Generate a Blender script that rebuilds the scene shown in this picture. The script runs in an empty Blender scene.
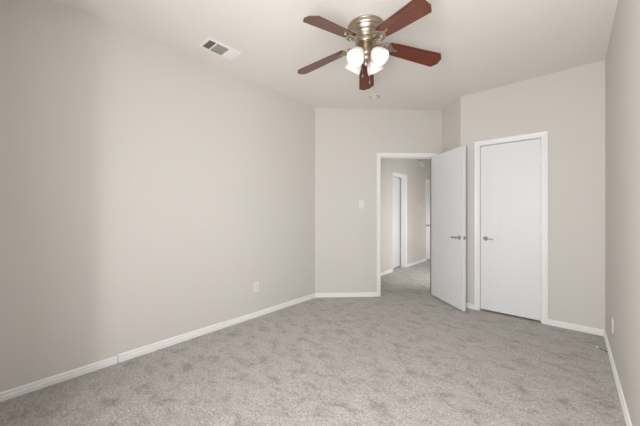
import bpy, bmesh, math, random
from mathutils import Vector, Matrix

random.seed(4)
SC = bpy.context.scene
COL = SC.collection

# ---------------------------------------------------------------- camera
cam = bpy.data.cameras.new('camera')
cam.sensor_width = 36.0
cam.lens = 281.05 / 640 * 36
cam.shift_y = -0.6 / 640
cam.clip_start = 0.02
co = bpy.data.objects.new('camera', cam)
COL.objects.link(co)
CAMX, CAMZ, YAW = 2.767, 1.228, math.radians(41.915)
co.location = (CAMX, 0, CAMZ)
co.rotation_euler = (math.pi / 2, 0, YAW)
SC.camera = co

# ---------------------------------------------------------------- world, exposure, big lights
SC.view_settings.view_transform = 'Standard'
SC.view_settings.look = 'None'
SC.view_settings.gamma = 1.0
SC.view_settings.exposure = 0.31
SC.view_settings.use_curve_mapping = False
w = bpy.data.worlds.new('sky'); SC.world = w
w.use_nodes = True
bg = w.node_tree.nodes['Background']
bg.inputs['Color'].default_value = (0.62, 0.78, 1.0, 1)
bg.inputs['Strength'].default_value = 0.9


def area(name, loc, target, sx, sy, watts, color):
    l = bpy.data.lights.new(name, 'AREA')
    l.shape = 'RECTANGLE'; l.size = sx; l.size_y = sy
    l.energy = watts; l.color = color
    o = bpy.data.objects.new(name, l); COL.objects.link(o)
    o.location = loc
    o.rotation_euler = (Vector(target) - Vector(loc)).to_track_quat('-Z', 'Y').to_euler()
    return o


def sun(name, direction, strength, color, ang=.53):
    l = bpy.data.lights.new(name, 'SUN'); l.energy = strength; l.color = color; l.angle = math.radians(ang)
    o = bpy.data.objects.new(name, l); COL.objects.link(o)
    o.rotation_euler = Vector(direction).to_track_quat('-Z', 'Y').to_euler()
    return o


def point(name, loc, watts, color, r=0.04):
    l = bpy.data.lights.new(name, 'POINT')
    l.energy = watts; l.color = color; l.shadow_soft_size = r
    o = bpy.data.objects.new(name, l); COL.objects.link(o)
    o.location = loc
    return o


DAY = (0.985, 0.985, 1.0)
WARM = (1.0, 0.93, 0.86)
area('window_daylight', (2.44, -0.10, 1.36), (2.66, 3.0, 1.52), 0.72, 1.25, 51, DAY)     # big rear window
area('added_edge_light', (1.84, -0.72, 0.98), (0.2, 0.9, 1.15), 0.12, 0.9, 8.5, DAY)  # added lamp behind the camera, makes the light edge on the left wall
area('added_rear_fill', (1.62, -1.30, .78), (1.3, 3.0, 1.35), 0.20, .6, 6, DAY)       # added fill through the same opening, no window there
area('added_hall_side_fill', (1.75, 5.25, 1.0), (0.0, 5.6, 0.7), 0.80, 1.5, 17, DAY)       # added fill for the hall, set in an unseen recess
point('added_hall_fill', (0.95, 7.6, 0.75), 11.0, DAY, 0.15)  # added fill low in the hall, no lamp stands there
BULB_W = 0.14

# ---------------------------------------------------------------- layout (metres, x across, y along the left wall)
S = math.sqrt(.5)
H = 2.74
A = Vector((0, 2.975, 0))
B = A + 1.886 * Vector((S, S, 0))
Cc = B + 0.490 * Vector((S, -S, 0))
W = 3.0106
VC = Cc.y
VR = -0.12           # rear wall face
FAN = Vector((1.5157, 1.9538, H))


# ---------------------------------------------------------------- helpers
def tag(o, label=None, cat=None, group=None, kind=None):
    if label: o['label'] = label
    if cat: o['category'] = cat
    if group: o['group'] = group
    if kind: o['kind'] = kind
    return o


def obj(name, bm, mat, parent=None, smooth=False, bevel=0.0, seg=2, ang=35):
    me = bpy.data.meshes.new(name)
    bmesh.ops.recalc_face_normals(bm, faces=bm.faces)
    bm.to_mesh(me); bm.free()
    o = bpy.data.objects.new(name, me); COL.objects.link(o)
    for m in (mat if isinstance(mat, (list, tuple)) else [mat]):
        me.materials.append(m)
    if smooth:
        for p in me.polygons: p.use_smooth = True
        me.set_sharp_from_angle(angle=math.radians(ang))
    if bevel:
        b = o.modifiers.new('bevel', 'BEVEL'); b.width = bevel; b.segments = seg
        b.limit_method = 'ANGLE'; b.angle_limit = math.radians(40)
    if parent is not None: o.parent = parent
    return o


def empty(name, loc=(0, 0, 0), rz=0.0, mat=None):
    o = bpy.data.objects.new(name, None); COL.objects.link(o)
    o.empty_display_size = .1
    o.location = loc; o.rotation_euler = (0, 0, rz)
    if mat is not None: o.matrix_world = mat
    return o


def box(bm, lo, hi, M=None):
    vs = []
    for z in (lo[2], hi[2]):
        for x, y in ((lo[0], lo[1]), (hi[0], lo[1]), (hi[0], hi[1]), (lo[0], hi[1])):
            p = Vector((x, y, z))
            vs.append(bm.verts.new(M @ p if M else p))
    for f in ((0, 3, 2, 1), (4, 5, 6, 7), (0, 1, 5, 4), (1, 2, 6, 5), (2, 3, 7, 6), (3, 0, 4, 7)):
        bm.faces.new([vs[i] for i in f])


def boxes(*bs, M=None):
    bm = bmesh.new()
    for lo, hi in bs: box(bm, lo, hi, M)
    return bm


def lathe(bm, prof, n=32, M=None, cap=True):
    rings = []
    for r, z in prof:
        ring = []
        for k in range(n):
            a = 2 * math.pi * k / n
            p = Vector((r * math.cos(a), r * math.sin(a), z))
            ring.append(bm.verts.new(M @ p if M else p))
        rings.append(ring)
    for a, b in zip(rings, rings[1:]):
        for k in range(n):
            bm.faces.new((a[k], a[(k + 1) % n], b[(k + 1) % n], b[k]))
    if cap:
        bm.faces.new(rings[0]); bm.faces.new(rings[-1])


def tube(bm, pts, r, n=8, M=None, closed=False):
    pts = [Vector(p) for p in pts]
    rr = r if isinstance(r, (list, tuple)) else [r] * len(pts)
    rings = []
    up = None
    for i, p in enumerate(pts):
        if closed: t = pts[(i + 1) % len(pts)] - pts[i - 1]
        else: t = pts[min(i + 1, len(pts) - 1)] - pts[max(i - 1, 0)]
        t.normalize()
        if up is None: up = Vector((0, 0, 1)) if abs(t.z) < .9 else Vector((1, 0, 0))
        s = t.cross(up).normalized(); up = s.cross(t).normalized()
        ring = []
        for k in range(n):
            a = 2 * math.pi * k / n
            q = p + (s * math.cos(a) + up * math.sin(a)) * rr[i]
            ring.append(bm.verts.new(M @ q if M else q))
        rings.append(ring)
    pairs = list(zip(rings, rings[1:]))
    if closed: pairs.append((rings[-1], rings[0]))
    for a, b in pairs:
        for k in range(n):
            bm.faces.new((a[k], a[(k + 1) % n], b[(k + 1) % n], b[k]))
    if not closed:
        bm.faces.new(rings[0]); bm.faces.new(rings[-1])


def prism(bm, poly, z0, z1, M=None):
    lo = []; hi = []
    for x, y in poly:
        a, b = Vector((x, y, z0)), Vector((x, y, z1))
        lo.append(bm.verts.new(M @ a if M else a)); hi.append(bm.verts.new(M @ b if M else b))
    n = len(poly)
    bm.faces.new(lo[::-1]); bm.faces.new(hi)
    for i in range(n):
        bm.faces.new((lo[i], lo[(i + 1) % n], hi[(i + 1) % n], hi[i]))


def frame_of(origin, along, z=0.0):
    """local x = along the wall, local y = INTO the room (left of -along...), local z = up"""
    x = Vector(along).normalized(); zz = Vector((0, 0, 1)); y = zz.cross(x)
    M = Matrix((x, y, zz)).transposed().to_4x4()
    M.translation = Vector((origin[0], origin[1], z))
    return M


def ramp(nt, fac, stops):
    r = nt.nodes.new('ShaderNodeValToRGB')
    e = r.color_ramp.elements
    e[0].position, e[0].color = stops[0][0], (*stops[0][1], 1)
    e[1].position, e[1].color = stops[-1][0], (*stops[-1][1], 1)
    for p, c in stops[1:-1]:
        q = e.new(p); q.color = (*c, 1)
    nt.links.new(fac, r.inputs['Fac'])
    return r.outputs['Color']


def mat(name, color, rough=.5, metal=0.0, spec=.5):
    m = bpy.data.materials.new(name); m.use_nodes = True
    b = m.node_tree.nodes['Principled BSDF']
    b.inputs['Base Color'].default_value = (*color, 1)
    b.inputs['Roughness'].default_value = rough
    b.inputs['Metallic'].default_value = metal
    b.inputs['Specular IOR Level'].default_value = spec
    return m


def coords(nt, scale=(1, 1, 1), kind='Object', rot=(0, 0, 0)):
    t = nt.nodes.new('ShaderNodeTexCoord'); mp = nt.nodes.new('ShaderNodeMapping')
    mp.inputs['Scale'].default_value = scale; mp.inputs['Rotation'].default_value = rot
    nt.links.new(t.outputs[kind], mp.inputs['Vector'])
    return mp.outputs['Vector']


def noise(nt, vec, scale, detail=3, rough=.55, dist=0):
    n = nt.nodes.new('ShaderNodeTexNoise')
    n.inputs['Scale'].default_value = scale; n.inputs['Detail'].default_value = detail
    n.inputs['Roughness'].default_value = rough; n.inputs['Distortion'].default_value = dist
    nt.links.new(vec, n.inputs['Vector'])
    return n.outputs['Fac']


def bump(nt, h, strength, dist):
    b = nt.nodes.new('ShaderNodeBump')
    b.inputs['Strength'].default_value = strength; b.inputs['Distance'].default_value = dist
    nt.links.new(h, b.inputs['Height'])
    nt.links.new(b.outputs['Normal'], nt.nodes['Principled BSDF'].inputs['Normal'])


def mul(nt, a, b, fac=1.0):
    m = nt.nodes.new('ShaderNodeMix'); m.data_type = 'RGBA'; m.blend_type = 'MULTIPLY'
    m.inputs['Factor'].default_value = fac
    nt.links.new(a, m.inputs[6]); nt.links.new(b, m.inputs[7])
    return m.outputs[2]


# ---------------------------------------------------------------- materials
WALLC = (0.69, 0.660, 0.618)
M_wall = mat('wall_paint', WALLC, .75, spec=.25)
nt = M_wall.node_tree
bump(nt, noise(nt, coords(nt), 160, 2), .10, .002)            # orange-peel texture
M_ceil = mat('ceiling_paint', (0.86, 0.825, 0.77), .9, spec=.15)
nt = M_ceil.node_tree
bump(nt, noise(nt, coords(nt), 110, 3), .15, .003)
M_trim = mat('white_semigloss', (0.90, 0.895, 0.885), .35)
M_door = mat('white_door_paint', (0.82, 0.835, 0.84), .45)
nt = M_door.node_tree                                        # embossed wood grain under the paint
v = coords(nt, (30, 30, 1.6))
wv = nt.nodes.new('ShaderNodeTexWave'); wv.wave_type = 'RINGS'; wv.rings_direction = 'Z'
wv.inputs['Scale'].default_value = .35; wv.inputs['Distortion'].default_value = 5
wv.inputs['Detail'].default_value = 3; wv.inputs['Detail Scale'].default_value = .8
nt.links.new(v, wv.inputs['Vector'])
bump(nt, wv.outputs['Fac'], .42, .0024)
M_plastic = mat('white_plastic', (0.82, 0.79, 0.76), .35)
M_plastic_old = mat('cream_plastic', (0.66, 0.60, 0.52), .45)
M_dark = mat('dark_slot', (0.03, 0.028, 0.026), .8)
M_nickel = mat('brushed_nickel', (0.46, 0.395, 0.31), .36, 1.0)
nt = M_nickel.node_tree
bump(nt, noise(nt, coords(nt, (4, 4, 260)), 6, 2), .08, .001)
M_chrome = mat('satin_chrome', (0.50, 0.49, 0.48), .22, 1.0)
M_steel = mat('steel_screw', (0.5, 0.48, 0.45), .35, 1.0)
M_vent = mat('white_enamel', (0.93, 0.91, 0.88), .4)
M_ventshade = mat('vent_grey_fins', (0.34, 0.335, 0.30), .5)
M_duct = mat('duct_brown', (0.10, 0.06, 0.05), .9)
M_cable = mat('grey_cable', (0.10, 0.095, 0.09), .45)
M_glass = mat('window_glass', (1, 1, 1), .02)                 # thin pane: mostly clear, a little mirror
nt = M_glass.node_tree
tr = nt.nodes.new('ShaderNodeBsdfTransparent'); mx = nt.nodes.new('ShaderNodeMixShader'); mx.inputs[0].default_value = .08
nt.links.new(tr.outputs[0], mx.inputs[1]); nt.links.new(nt.nodes['Principled BSDF'].outputs[0], mx.inputs[2])
nt.links.new(mx.outputs[0], nt.nodes['Material Output'].inputs['Surface'])

M_wood = mat('mahogany', (0.12, 0.03, 0.015), .30)
nt = M_wood.node_tree
v = coords(nt, (3, 40, 40))
g = noise(nt, v, 2.2, 5, .6, .6)
c1 = ramp(nt, g, [(.28, (0.055, 0.014, 0.008)), (.55, (0.150, 0.034, 0.016)), (.78, (0.24, 0.060, 0.028))])
nt.links.new(c1, nt.nodes['Principled BSDF'].inputs['Base Color'])
nt.nodes['Principled BSDF'].inputs['Coat Weight'].default_value = .3
nt.nodes['Principled BSDF'].inputs['Coat Roughness'].default_value = .25

M_shade = mat('frosted_glass', (0.86, 0.84, 0.81), .45)       # lit lamp glass
b = M_shade.node_tree.nodes['Principled BSDF']
b.inputs['Emission Color'].default_value = (1.0, 0.95, 0.90, 1)
b.inputs['Emission Strength'].default_value = .08
M_bulb = mat('lit_bulb', (1, 1, 1), .4)
b = M_bulb.node_tree.nodes['Principled BSDF']
b.inputs['Emission Color'].default_value = (1.0, 0.93, 0.85, 1)
b.inputs['Emission Strength'].default_value = .6

M_carpet = mat('carpet_pile', (0.4, 0.36, 0.33), 1.0, spec=.05)
nt = M_carpet.node_tree
v = coords(nt)
pile = noise(nt, v, 75, 4, .8)
tuft = noise(nt, v, 34, 3, .7)
patch = noise(nt, coords(nt, (1.0, 1.5, 1), rot=(0, 0, .7)), 6.5, 5, .66, .5)
c0 = ramp(nt, pile, [(.30, (0.22, 0.196, 0.178)), (.50, (0.53, 0.490, 0.460)), (.70, (0.78, 0.735, 0.70))])
c1 = ramp(nt, tuft, [(.30, (0.80, 0.80, 0.79)), (.66, (1.06, 1.06, 1.06))])
c2 = ramp(nt, patch, [(.34, (0.66, 0.64, 0.62)), (.46, (0.90, 0.895, 0.89)), (.58, (1.0, 1.0, 1.0))])
nt.links.new(mul(nt, mul(nt, c0, c1), c2), nt.nodes['Principled BSDF'].inputs['Base Color'])
nt.nodes['Principled BSDF'].inputs['Sheen Weight'].default_value = .25
nt.nodes['Principled BSDF'].inputs['Sheen Roughness'].default_value = .6
bump(nt, pile, .8, .010)


# ---------------------------------------------------------------- shell
def struct(name, bm, m, label=None, cat=None, **k):
    o = obj(name, bm, m, **k)
    o['kind'] = 'structure'
    if label: o['label'] = label
    if cat: o['category'] = cat
    return o


FLOOR = struct('floor', boxes(((-1.2, -2.0, -.10), (W + .12, 8.8, 0))), M_carpet,
               'greige cut-pile carpet covering the bedroom and hallway floor', 'floor')
struct('ceiling', boxes(((-1.2, -2.0, H), (W + .12, 8.8, H + .1))), M_ceil, 'flat pale beige ceiling above the fan', 'ceiling')


def wall(name, P0, P1, t, openings=(), label=None, z1=H):
    """solid wall; room face runs P0 -> P1, body lies to the right of that direction (local -y)"""
    P0 = Vector((*P0[:2], 0)); P1 = Vector((*P1[:2], 0))
    M = frame_of(P0, P1 - P0); L = (P1 - P0).length
    bm = bmesh.new(); x = 0
    for s0, s1, za, zb in sorted(openings):
        if s0 > x: box(bm, (x, -t, 0), (s0, 0, z1), M)
        if za > 0: box(bm, (s0, -t, 0), (s1, 0, za), M)
        if zb < z1: box(bm, (s0, -t, zb), (s1, 0, z1), M)
        x = s1
    box(bm, (x, -t, 0), (L, 0, z1), M)
    struct(name, bm, M_wall, label, 'wall')
    return M


T = .115
OPH = 2.045          # opening height
VL0 = -0.24
# left wall (room face u=0): run towards -y so that its body lies at -x
HALL_END = 8.5
def lv(v): return HALL_END - v
wall('wall_left', (0, HALL_END), (0, VL0), T,
     [(lv(7.87), lv(7.11), 0, OPH - .02), (lv(5.945), lv(5.34), 0, OPH - .02)], 'long bare greige wall opposite the closet corner')
# wall with the hallway doorway
D0, D1 = .960, 1.752
M_bk = wall('wall_back', B, A, T, [(1.886 - D1, 1.886 - D0, 0, OPH)], 'angled greige wall with the open hallway doorway')
wall('wall_return', Cc + Vector((S, -S, 0)) * 0, B, T, (), 'short greige wall between open door and closet')
CL0, CL1 = 1.908, 2.508
M_far = wall('wall_far', (W, VC), (Cc.x, VC), T, [(W - CL1, W - CL0, 0, OPH + .018)], 'greige wall holding the closed closet door')
wall('wall_right', (W, VL0), (W, 4.8), T, [(.35 - VL0, 1.55 - VL0, .85, 2.15)], 'plain greige wall at the edge beside the closet corner')
# rear wall, behind the camera: the window and an added opening that shapes light
wall('wall_rear', (0, VR), (W, VR), .12, [(.93, 1.72, 0, OPH), (1.85, 2.85, .85, 2.15)], 'wall with the window behind the viewer')
wall('wall_lamp_recess_left', (.6, VL0), (.6, -1.7), .1)  # added unseen shell around the lamps behind the rear wall
wall('wall_lamp_recess_right', (2.1, -1.7), (2.1, VL0), .1)
wall('wall_lamp_recess_end', (.6, -1.5), (2.1, -1.5), .1)
# hallway and closet shells
wall('wall_hall_right', (1.30, 4.36), (1.30, HALL_END), .1, [(.44, 1.34, 0, OPH)], 'hallway wall hidden behind the open door')  # opening added to let the side fill into the hall
wall('wall_hall_end', (1.4, HALL_END), (-.2, HALL_END), .1)
wall('wall_closet_back', (W, 4.7), (1.4, 4.7), .1)
wall('wall_hall_fill_back', (1.9, 4.8), (1.9, 5.9), .1)  # added recess that holds the side fill of the hall
wall('wall_hall_fill_near', (1.4, 4.8), (1.9, 4.8), .05)
wall('wall_hall_fill_far', (1.9, 5.9), (1.4, 5.9), .05)
wall('wall_room_side', (-1.0, 8.2), (-1.0, 4.6), .1)
wall('wall_room_front', (-1.0, 4.6), (-T, 4.6), .1)
wall('wall_room_end', (-T, 8.2), (-1.0, 8.2), .1)

# ---------------------------------------------------------------- baseboards
PROF = [(0, 0), (.0135, 0), (.0145, .031), (.0085, .036), (.0085, .040), (.0105, .043), (.0105, .052), (.0075, .057), (.004, .060), (0, .0615)]


def base_piece(bm, M, s0, s1, hs=1.0, t=1.0, m0=0.0, m1=0.0):
    """m0/m1: mitre shift per unit of depth at each end"""
    a = []; b_ = []
    for d, z in PROF:
        a.append(bm.verts.new(M @ Vector((s0 + m0 * d * t, d * t, z * hs))))
        b_.append(bm.verts.new(M @ Vector((s1 + m1 * d * t, d * t, z * hs))))
    n = len(PROF)
    bm.faces.new(a); bm.faces.new(b_[::-1])
    for i in range(n):
        bm.faces.new((a[i], a[(i + 1) % n], b_[(i + 1) % n], b_[i]))


def baseboard(name, pieces, label=None):
    bm = bmesh.new()
    for p in pieces: base_piece(bm, *p[:3], **(p[3] if len(p) > 3 else {}))
    struct(name, bm, M_trim, label, 'baseboard')


t8 = math.tan(math.radians(22.5))
ML = frame_of((0, HALL_END), (0, -1, 0))
baseboard('baseboard_left', [(ML, lv(.600), lv(VR), dict(hs=.95)), (ML, lv(1.523), lv(.609), dict(hs=1.08, t=.96)),
                             (ML, lv(2.975), lv(1.525), dict(hs=1.0, m0=t8))], 'long white baseboard in joined lengths along the left wall')
CAS = .051
baseboard('baseboard_back', [(M_bk, 1.886 - D0 + CAS + .006, 1.886, dict(m1=-t8)),
                             (M_bk, 0, 1.886 - D1 - CAS - .006, dict(m0=1))], 'short white baseboard under the light switch')
M_rt = frame_of(Cc, B - Cc)
baseboard('baseboard_return', [(M_rt, 0, .490, dict(m1=-1, m0=-t8))], 'white baseboard behind the free edge of the open door')
baseboard('baseboard_far', [(M_far, 0, W - CL1 - CAS - .006, dict(m0=1)), (M_far, W - CL0 + CAS + .006, W - Cc.x, dict(m1=t8))],
          'white baseboard right of the closet door')
M_R = frame_of((W, VL0), (0, 1, 0))
baseboard('baseboard_right', [(M_R, .12, VC - VL0, dict(m1=-1))], 'white baseboard along the right wall by the loose cable')
baseboard('baseboard_hall', [(ML, lv(5.34) + CAS + .006, lv(3.17)), (ML, lv(7.11) + CAS + .006, lv(5.945) - CAS - .006),
                             (ML, 0, lv(7.87) - CAS - .006)], 'white baseboard seen through the doorway in the hall')
baseboard('baseboard_hall_right', [(frame_of((1.30, 4.45), (0, 1, 0)), 0, .34), (frame_of((1.30, 4.45), (0, 1, 0)), 1.26, HALL_END - 4.45)])


# ---------------------------------------------------------------- door casings
def door_trim(name, M, s0, s1, zt, t, label, stop=None, both=False):
    """jamb lining (three boards), door stop and mitred casing; M: x along wall, y into room"""
    j = .016
    bm = bmesh.new()
    box(bm, (s0, -t - .001, 0), (s0 + j, .001, zt), M); box(bm, (s1 - j, -t - .001, 0), (s1, .001, zt), M)
    box(bm, (s0, -t - .001, zt - j), (s1, .001, zt), M)
    if stop is not None:
        y0, y1 = stop
        box(bm, (s0 + j, y0, 0), (s0 + j + .010, y1, zt - j), M); box(bm, (s1 - j - .010, y0, 0), (s1 - j, y1, zt - j), M)
        box(bm, (s0 + j, y0, zt - j - .010), (s1 - j, y1, zt - j), M)
    o = struct(name, bm, M_trim, label, 'door frame', bevel=.0015)
    rev = .006
    cp = [(0, 0), (0, .009), (.010, .0125), (.022, .011), (.030, .0135), (.052, .0160), (CAS, .0145), (CAS, 0)]
    a, b_, c = s0 + j - rev, s1 - j + rev, zt - j + rev
    for side in ((1,) if not both else (1, -1)):
        bm = bmesh.new()
        rails = []
        for d, h in cp:
            y = h if side > 0 else -t - h
            rails.append([bm.verts.new(M @ Vector(q)) for q in ((a - d, y, 0), (a - d, y, c + d), (b_ + d, y, c + d), (b_ + d, y, 0))])
        n = len(rails)
        for i in range(n):
            p, q = rails[i], rails[(i + 1) % n]
            for k in range(3): bm.faces.new((p[k], p[k + 1], q[k + 1], q[k]))
        bm.faces.new([r[0] for r in rails]); bm.faces.new([r[3] for r in rails][::-1])
        obj('casing', bm, M_trim, o)
    return o


door_trim('trim_1', M_bk, 1.886 - D1 - .016, 1.886 - D0 + .016, OPH + .012, T, 'white casing around the open doorway to the hall',
          stop=(-.055, -.040), both=True)
door_trim('trim_2', M_far, W - CL1 - .018, W - CL0 + .018, OPH + .030, T, 'white casing around the closed closet door', stop=(-.060, -.042))
door_trim('trim_3', ML, lv(5.945), lv(5.34), OPH - .02, T, 'white casing of the nearer hallway door', stop=(-.078, -.066))
door_trim('trim_4', ML, lv(7.87), lv(7.11), OPH - .02, T, 'white casing of the farther hallway door', stop=(-.055, -.043))


# ---------------------------------------------------------------- doors
def lever(parent, M, name='door_handle'):
    """lever set; M: x along the door face towards the lever's tip, y out of the face, z up"""
    bm = bmesh.new()
    R = M @ Matrix.Rotation(-math.pi / 2, 4, 'X')                 # lathe axis -> +y
    lathe(bm, [(.0, 0), (.026, 0), (.027, .002), (.026, .006), (.020, .010), (.012, .012), (.0105, .016), (.0105, .040), (.012, .043), (.012, .056), (.010, .059), (0, .059)], 24, R, cap=False)
    pts = [(0, .050, 0)]; rr = [.0085]
    for i in range(1, 11):
        u = i / 10
        pts.append((.088 * u, .050 + .006 * math.sin(u * math.pi), .004 * math.sin(u * 2 * math.pi)))
        rr.append(.0085 - .0015 * math.sin(u * math.pi) + (.0015 if u > .85 else 0))
    tube(bm, pts, rr, 12, M)
    o = obj(name, bm, M_chrome, parent, smooth=True)
    o['label'] = 'satin metal lever handle'
    return o


def hinge(parent, M):
    """knuckle + leaf plate; M origin at hinge centre, z along the pin, x along the leaf, y out"""
    bm = bmesh.new()
    for k in range(3):
        lathe(bm, [(.0055, -.044 + k * .0297), (.0065, -.043 + k * .0297), (.0065, -.0165 + k * .0297), (.0055, -.0155 + k * .0297)], 12, M)
    lathe(bm, [(0.001, .0445), (.005, .0455), (.0045, .049), (.001, .0505)], 10, M)
    box(bm, (.003, -.0070, -.044), (.030, -.0055, .044), M)
    obj('hinge', bm, M_trim, parent, smooth=True)


def leaf(name, M, wd, ht, label, z0=.012, th=.035):
    """door leaf; M: x from the hinge edge to the free edge, y out of the visible face, origin at floor"""
    o = empty(name, mat=M)
    tag(o, label, 'door', kind='structure')
    obj('panel', boxes(((0, -th, z0), (wd, 0, z0 + ht))), M_door, o, bevel=.002)
    return o


def leaf_hardware(o, wd, th=.035, z=.905, both=True, latch=True, back=.070):
    # levers point back towards the hinges
    Mf = Matrix.Translation((wd - back, 0, z)) @ Matrix(((-1, 0, 0, 0), (0, 1, 0, 0), (0, 0, 1, 0), (0, 0, 0, 1)))
    lever(o, Mf)
    if both:
        Mb = Matrix.Translation((wd - back, -th, z)) @ Matrix(((-1, 0, 0, 0), (0, -1, 0, 0), (0, 0, 1, 0), (0, 0, 0, 1)))
        lever(o, Mb)
    if latch:
        bm = boxes(((wd - .0005, -th / 2 - .0125, z - .020), (wd + .0012, -th / 2 + .0125, z + .020)))
        prism(bm, [(wd + .001, -th / 2 - .008), (wd + .011, -th / 2 + .002), (wd + .011, -th / 2 + .006), (wd + .001, -th / 2 + .008)], z - .008, z + .008)
        obj('latch', bm, M_chrome, o, bevel=.0006)['label'] = 'satin metal latch plate'


# bedroom door, standing open into the room
ang = math.radians(320.7)
P = A + (D1 - .002) * Vector((S, S, 0)) + Vector((S, -S, 0)) * .010
dx = Vector((math.cos(ang), math.sin(ang), 0))
nh = Vector((dx.y, -dx.x, 0))                                       # hall-side face normal (towards camera left)
M1 = Matrix((dx, nh, Vector((0, 0, 1)))).transposed().to_4x4()
M1.translation = P + nh * .035
d1 = leaf('door_1', M1, .712, 2.028, 'white wood-grain door standing open into the bedroom beside the doorway', z0=.018)
leaf_hardware(d1, .712, z=.915)
for z in (.25, 1.03, 1.82):
    hinge(d1, Matrix.Translation((-.004, -.035 - .004, z)) @ Matrix(((1, 0, 0, 0), (0, -1, 0, 0), (0, 0, 1, 0), (0, 0, 0, 1))))

# closet door, closed, hinges at its right, lever at its left
M2 = Matrix(((-1, 0, 0, CL1 - .001), (0, -1, 0, VC + .004), (0, 0, 1, 0), (0, 0, 0, 1)))
d2 = leaf('door_2', M2, CL1 - CL0 - .004, 2.030, 'closed white wood-grain closet door with lever at its left', z0=.022)
leaf_hardware(d2, CL1 - CL0 - .004, back=.056, both=False, latch=False, z=.905)
for z in (.26, 1.05, 1.83):
    hinge(d2, Matrix.Translation((.001, .004, z)))

# nearer hallway door, slightly ajar away from the hall
a3 = math.radians(5)
dx = Vector((-math.sin(a3), math.cos(a3), 0)); ny = Vector((math.cos(a3), math.sin(a3), 0))
M3 = Matrix((dx, ny, Vector((0, 0, 1)))).transposed().to_4x4(); M3.translation = Vector((-.080, 5.360, 0))
d3 = leaf('door_3', M3, .568, 1.980, 'white hallway door left slightly ajar, nearer one through the doorway', z0=.022)
# farther hallway door, closed
M4 = Matrix(((0, 1, 0, -.008), (-1, 0, 0, 7.852), (0, 0, 1, 0), (0, 0, 0, 1)))
d4 = leaf('door_4', M4, .724, 1.988, 'closed white hallway door with knob, mostly behind the open bedroom door', z0=.016)
bm = bmesh.new()
lathe(bm, [(0, 0), (.030, 0), (.031, .003), (.024, .009), (.011, .013), (.010, .030), (.020, .038), (.026, .048), (.026, .058), (.018, .066), (0, .068)],
      20, Matrix.Translation((.724 - .062, 0, .895)) @ Matrix.Rotation(-math.pi / 2, 4, 'X'), cap=False)
obj('door_knob', bm, M_chrome, d4, smooth=True)['label'] = 'round satin metal knob'

# ---------------------------------------------------------------- windows beside and behind the camera
def window(name, M, wd, label):
    f = [((0, -.09, .85), (.05, -.03, 2.15)), ((wd - .05, -.09, .85), (wd, -.03, 2.15)), ((.05, -.09, .85), (wd - .05, -.03, .90)),
         ((.05, -.09, 2.10), (wd - .05, -.03, 2.15)), ((.05, -.085, 1.475), (wd - .05, -.035, 1.525))]
    o = struct(name, boxes(*f, M=M), M_trim, label, 'window')
    obj('pane', boxes(((.05, -.062, .90), (wd - .05, -.058, 1.475)), M=M), M_glass, o)
    obj('pane', boxes(((.05, -.062, 1.525), (wd - .05, -.058, 2.10)), M=M), M_glass, o)
    obj('window_sill', boxes(((-.03, -.03, .83), (wd + .03, .015, .85)), M=M), M_trim, o, bevel=.003)


window('window_1', frame_of((1.85, VR), (1, 0, 0)), 1.0, 'white sash window in the rear wall')
window('window_2', frame_of((W, .35), (0, 1, 0)), 1.2, 'added white sash window in the right wall beside the viewer')  # unseen window, added to even out the light

# ---------------------------------------------------------------- ceiling fan
fan = empty('ceiling_fan', FAN)
tag(fan, 'brushed nickel ceiling fan with five mahogany blades and lit frosted glass shades', 'ceiling fan')
bm = bmesh.new()
lathe(bm, [(.128, 0), (.145, -.002), (.148, -.008), (.146, -.014), (.143, -.016), (.144, -.024), (.141, -.036), (.134, -.046), (.131, -.047), (.130, -.050),
           (.120, -.064), (.110, -.076), (.107, -.077), (.106, -.080), (.095, -.093), (.084, -.102), (.079, -.112), (.060, -.118)], 56)
obj('motor_housing', bm, M_nickel, fan, smooth=True, ang=50)
bm = bmesh.new()
lathe(bm, [(.050, -.114), (.080, -.119), (.084, -.124), (.084, -.142), (.080, -.148), (.050, -.154)], 40)
obj('flywheel', bm, M_nickel, fan, smooth=True)
bm = bmesh.new()
lathe(bm, [(.048, -.150), (.053, -.156), (.053, -.206), (.056, -.212), (.056, -.222), (.046, -.230), (.044, -.246), (.050, -.256), (.050, -.268), (.040, -.282), (.022, -.294), (.012, -.302), (.010, -.314), (.004, -.320)], 36)
kit = obj('light_fitter', bm, M_nickel, fan, smooth=True, ang=50)

ZB = -.127
PITCH = -.224
DROOP = math.atan(.163)
R_T, BW, CH, C2 = .652, .153, .047, .036


def blade_mesh():
    poly = [(.185, -.044), (.200, -.058), (.30, -.065), (R_T - C2, -BW / 2), (R_T, -BW / 2 + CH), (R_T, BW / 2 - CH), (R_T - C2, BW / 2), (.30, .065), (.200, .058), (.185, .044)]
    bm = bmesh.new(); prism(bm, poly, -.003, .003)
    return bm


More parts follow.
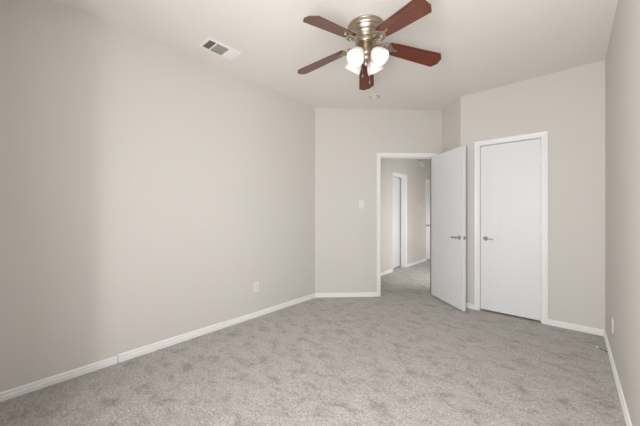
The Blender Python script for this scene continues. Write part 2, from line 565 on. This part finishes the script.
def iron_mesh():
    bm = bmesh.new()
    z = -.0075
    # arm from the hub, scrolls and three screw pads under the blade root
    prism(bm, [(.070, -.016), (.120, -.010), (.150, -.013), (.175, -.026), (.215, -.030), (.235, -.012), (.262, -.010), (.270, 0), (.262, .010), (.235, .012), (.215, .030), (.175, .026), (.150, .013), (.120, .010), (.070, .016)], z - .003, z + .003)
    for s in (1, -1):
        pts = []
        for i in range(22):
            a = i / 21 * 2.05 * math.pi
            rad = .030 - .0095 * i / 21 * 2
            pts.append((.163 + rad * math.cos(a + math.pi) * 1.05, s * (.028 + rad * math.sin(a)), z - .004))
        tube(bm, pts, .0052, 8)
        tube(bm, [(.100, s * .012, z - .002), (.120, s * .030, z - .004), (.150, s * .052, z - .004), (.185, s * .050, z - .004), (.215, s * .030, z - .003)], [.004, .005, .0058, .005, .004], 8)
    for x, y in ((.205, .022), (.205, -.022), (.252, 0)):
        lathe(bm, [(.0, z - .0075), (.004, z - .007), (.0065, z - .005), (.0065, z - .003)], 12, Matrix.Translation((x, y, 0)), cap=False)
    return bm


def copy_tree(o, parent=None):
    c = o.copy(); COL.objects.link(c)
    if parent is not None: c.parent = parent
    for ch in list(o.children): copy_tree(ch, c)
    return c


PH = -1.6405
bl = obj('blade', blade_mesh(), M_wood, fan, bevel=.002)
ir = obj('blade_iron', iron_mesh(), M_nickel, bl, smooth=True)
for k in range(5):
    o = bl if k == 0 else copy_tree(bl, fan)
    o.matrix_local = Matrix.Translation((0, 0, ZB)) @ Matrix.Rotation(PH + k * 2 * math.pi / 5, 4, 'Z') @ Matrix.Rotation(DROOP, 4, 'Y') @ Matrix.Rotation(PITCH, 4, 'X')

# four glass shades on short arms
TILT = math.radians(38)


def shade_bm():
    bm = bmesh.new()
    prof = [(.024, 0), (.030, -.004), (.040, -.016), (.052, -.036), (.061, -.060), (.066, -.084), (.069, -.102), (.070, -.108)]
    inner = [(r - .003, z) for r, z in prof[::-1]]
    lathe(bm, prof + inner, 36, cap=False)
    return bm


sh0 = None
for k in range(4):
    a = YAW + math.pi / 2 + math.pi / 4 + k * math.pi / 2
    if sh0 is None:
        sh0 = obj('lamp_shade', shade_bm(), M_shade, fan, smooth=True, ang=60)
        sh0['label'] = 'lit white frosted glass tulip shade'
        bm = bmesh.new()
        lathe(bm, [(.012, .030), (.022, .026), (.027, .018), (.027, -.004), (.024, -.008)], 24)
        tube(bm, [(0, 0, .024), (-.012, 0, .032), (-.030, 0, .030), (-.046, 0, .012)], .008, 10)
        obj('socket', bm, M_nickel, sh0, smooth=True)
        bm = bmesh.new()
        lathe(bm, [(.010, -.006), (.013, -.024), (.022, -.044), (.027, -.060), (.024, -.076), (.012, -.086), (.001, -.088)], 20)
        obj('bulb', bm, M_bulb, sh0, smooth=True)
        o = sh0
    else:
        o = copy_tree(sh0, fan)
    o.matrix_local = Matrix.Rotation(a, 4, 'Z') @ Matrix.Translation((.078, 0, -.228)) @ Matrix.Rotation(-TILT, 4, 'Y')
    p = FAN + (o.matrix_local @ Vector((0, 0, -.125)))
    point('fan_bulb_light', p, BULB_W, WARM, .035)

for dx_, ln in ((.030, .15), (-.026, .10)):
    bm = bmesh.new()
    n = int(ln / .006)
    x, y = dx_ * math.cos(YAW), dx_ * math.sin(YAW)
    for i in range(n):
        bmesh.ops.create_icosphere(bm, subdivisions=1, radius=.0026, matrix=Matrix.Translation((x, y, -.285 - i * .006)))
    lathe(bm, [(.002, -0.285 - ln), (.005, -0.291 - ln), (.006, -0.305 - ln), (.003, -0.313 - ln)], 12, Matrix.Translation((x, y, 0)))
    obj('pull_chain', bm, M_nickel, fan, smooth=True)

# ---------------------------------------------------------------- ceiling register (three banks of fins)
v0, v1, u0, u1 = 1.160, 1.486, .243, .430
vent = empty('ceiling_vent', ((u0 + u1) / 2, (v0 + v1) / 2, H))
tag(vent, 'white rectangular ceiling air vent with three banks of fins', 'air vent')
hx, hy = (u1 - u0) / 2, (v1 - v0) / 2
bm = boxes(((-hx, -hy, -.006), (-hx + .022, hy, 0)), ((hx - .022, -hy, -.006), (hx, hy, 0)),
           ((-hx + .022, -hy, -.006), (hx - .022, -hy + .026, 0)), ((-hx + .022, hy - .026, -.006), (hx - .022, hy, 0)))
Y0, Y1 = -hy + .026, hy - .026
ya, yb = Y0 + .068, Y0 + .190
for y in (ya, yb): box(bm, (-hx + .022, y - .006, -.006), (hx - .022, y + .006, 0))
obj('frame', bm, M_vent, vent, bevel=.0015)
obj('duct_opening', boxes(((-hx + .020, Y0, -.0012), (hx - .020, Y1, -.0002))), M_duct, vent)['label'] = 'dark brown duct opening'


def fins(y0, y1, tilt, n, m, label=None, across=True):
    bm = bmesh.new()
    for i in range(n):
        if across:
            y = y0 + (i + .5) * (y1 - y0) / n
            M = Matrix.Translation((0, y, -.006)) @ Matrix.Rotation(tilt, 4, 'X')
            box(bm, (-hx + .021, -.0058, -.0006), (hx - .021, .0058, .0006), M)
        else:
            x = -hx + .022 + (i + .5) * (2 * hx - .044) / n
            M = Matrix.Translation((x, 0, -.006)) @ Matrix.Rotation(tilt, 4, 'Y')
            box(bm, (-.006, y0, -.0006), (.006, y1, .0006), M)
    o = obj('fin_bank', bm, m, vent)
    if label: o['label'] = label


fins(Y0, ya - .006, math.radians(52), 5, M_vent, 'fin bank showing the dark duct between its fins')
fins(ya + .006, yb - .006, math.radians(-34), 11, M_ventshade, 'grey middle fin bank', across=False)
fins(yb + .006, Y1, math.radians(-28), 6, M_vent, 'white closed-looking fin bank')

# ---------------------------------------------------------------- smoke detector
sd = empty('smoke_detector', (.863, 3.176, H))
tag(sd, 'round white smoke detector on the ceiling beyond the fan', 'smoke detector')
bm = bmesh.new()
lathe(bm, [(.060, 0), (.070, -.001), (.071, -.010), (.067, -.013)], 40)
obj('base', bm, M_plastic, sd, smooth=True)
bm = bmesh.new()
lathe(bm, [(.062, -.012), (.064, -.020), (.060, -.030), (.048, -.037), (.030, -.039), (.028, -.037), (.012, -.037), (.011, -.040), (0.001, -.040)], 40)
obj('cover', bm, M_plastic, sd, smooth=True)
bm = bmesh.new()
for k in range(10):
    a = k * math.pi / 5
    box(bm, (.0585, -.010, -.031), (.0625, .010, -.024), Matrix.Rotation(a, 4, 'Z'))
obj('sensor_slots', bm, M_dark, sd)['label'] = 'dark slots around the rim'


# ---------------------------------------------------------------- wall plates (M: x along wall, y into room, z up; origin at plate centre)
def plate_body(parent, wd=.072, ht=.117):
    obj('cover_plate', boxes(((-wd / 2, 0, -ht / 2), (wd / 2, .006, ht / 2))), M_plastic, parent, bevel=.003)


def outlet(M, label, name='wall_outlet'):
    o = empty(name, mat=M); tag(o, label, 'wall outlet')
    plate_body(o)
    for z in (.0245, -.0245):
        bm = bmesh.new()
        poly = [(.0165 * math.cos(a), .0145 * math.sin(a)) for a in [i * math.pi / 12 for i in range(24)]]
        prism(bm, [(x, max(-.0125, min(.0125, y))) for x, y in poly], 0, .0025, Matrix.Translation((0, .006, z)) @ Matrix.Rotation(-math.pi / 2, 4, 'X'))
        r = obj('receptacle', bm, M_plastic, o)
        sl = boxes(((-.0080, .0086, z + .001), (-.0055, .0091, z + .0085)), ((.0055, .0086, z + .0005), (.0080, .0091, z + .009)))
        lathe(sl, [(0, 0), (.0024, 0), (.0024, .0006), (0, .0006)], 10, Matrix.Translation((0, .0085, z - .007)) @ Matrix.Rotation(-math.pi / 2, 4, 'X'), cap=False)
        obj('slots', sl, M_dark, r)
    bm = bmesh.new()
    lathe(bm, [(0, .0075), (.003, .007), (.0035, .006)], 12, Matrix.Rotation(-math.pi / 2, 4, 'X'), cap=False)
    obj('screw', bm, M_steel, o)
    return o


def lightswitch(M, label):
    o = empty('light_switch', mat=M); tag(o, label, 'light switch')
    plate_body(o)
    obj('toggle_surround', boxes(((-.0055, .006, -.0125), (.0055, .0068, .0125))), M_plastic_old, o)
    bm = bmesh.new()
    prism(bm, [(.006, -.009), (.018, .004), (.018, .011), (.006, .009)], -.004, .004, Matrix(((0, 0, 1, 0), (1, 0, 0, 0), (0, 1, 0, 0), (0, 0, 0, 1))))
    obj('toggle', bm, M_plastic, o, bevel=.001)
    for z in (.0305, -.0305):
        bm = bmesh.new()
        lathe(bm, [(0, .0075), (.003, .007), (.0035, .006)], 12, Matrix.Translation((0, 0, z)) @ Matrix.Rotation(-math.pi / 2, 4, 'X'), cap=False)
        obj('screw', bm, M_steel, o)
    return o


def on_left(v, z): return frame_of((0, v), (0, -1, 0), z)


outlet(on_left(1.955, .352), 'white duplex outlet low on the long left wall')
outlet(frame_of((W, 3.25), (0, 1, 0), .325), 'white duplex outlet low on the right wall above the loose cable')
q = A + .678 * Vector((S, S, 0))
lightswitch(frame_of(q, A - B, 1.346), 'white toggle light switch left of the open doorway')
outlet(on_left(6.725, .372), 'small white outlet low on the hallway wall between two doors')
lightswitch(on_left(6.70, 1.347), 'white light switch on the hallway wall between two doors')
th = empty('thermostat', mat=on_left(6.925, 1.500)); tag(th, 'small white thermostat on the hallway wall beside the farther door', 'thermostat')
obj('case', boxes(((-.045, 0, -.036), (.045, .024, .036))), M_plastic, th, bevel=.004)
obj('display', boxes(((-.026, .0238, -.004), (.026, .0246, .022))), M_ventshade, th)['label'] = 'grey display window'
rg = empty('wall_vent', mat=on_left(6.45, 2.415)); tag(rg, 'small white louvred vent high on the hallway wall', 'air vent')
bm = boxes(((-.13, 0, -.065), (.13, .008, -.050)), ((-.13, 0, .050), (.13, .008, .065)), ((-.13, 0, -.050), (-.115, .008, .050)), ((.115, 0, -.050), (.13, .008, .050)), ((-.006, 0, -.05), (.006, .008, .05)))
obj('frame', bm, M_vent, rg, bevel=.0015)
obj('duct_opening', boxes(((-.115, .0003, -.05), (.115, .001, .05))), M_duct, rg)
bm = bmesh.new()
for i in range(6):
    box(bm, (-.115, -.005, -.0008), (.115, .005, .0008), Matrix.Translation((0, .005, -.042 + i * .0168)) @ Matrix.Rotation(math.radians(50), 4, 'X'))
obj('fin_bank', bm, M_vent, rg)
cb = empty('door_chime', mat=on_left(6.78, 2.405)); tag(cb, 'plain white box mounted high on the hallway wall beside the small vent', 'box')
obj('cover', boxes(((-.115, .010, -.06), (.115, .050, .06))), M_plastic, cb, bevel=.005)
obj('base', boxes(((-.105, 0, -.052), (.105, .011, .052))), M_plastic, cb)

# ---------------------------------------------------------------- loose cable on the carpet
cab = empty('loose_cable', (2.99, 3.508, 0))
tag(cab, 'short dark loose cable with white tip lying on carpet by the right baseboard', 'cable')
pts = []
ctrl = [Vector((.006, .0, .008)), Vector((-.012, .012, .010)), Vector((-.030, .032, .011)), Vector((-.045, .060, .008))]
for i in range(15):
    t = i / 14
    pts.append(ctrl[0] * (1 - t) ** 3 + ctrl[1] * 3 * t * (1 - t) ** 2 + ctrl[2] * 3 * t * t * (1 - t) + ctrl[3] * t ** 3)
bm = bmesh.new(); tube(bm, pts, .0032, 10)
obj('cord', bm, M_cable, cab, smooth=True)
d = (pts[-1] - pts[-2]).normalized()
bm = bmesh.new(); tube(bm, [pts[-1], pts[-1] + d * .004, pts[-1] + d * .006, pts[-1] + d * .022, pts[-1] + d * .024], [.005, .0065, .0078, .0078, .006], 12)
obj('connector_cap', bm, M_plastic, cab, smooth=True)['label'] = 'white connector tip'
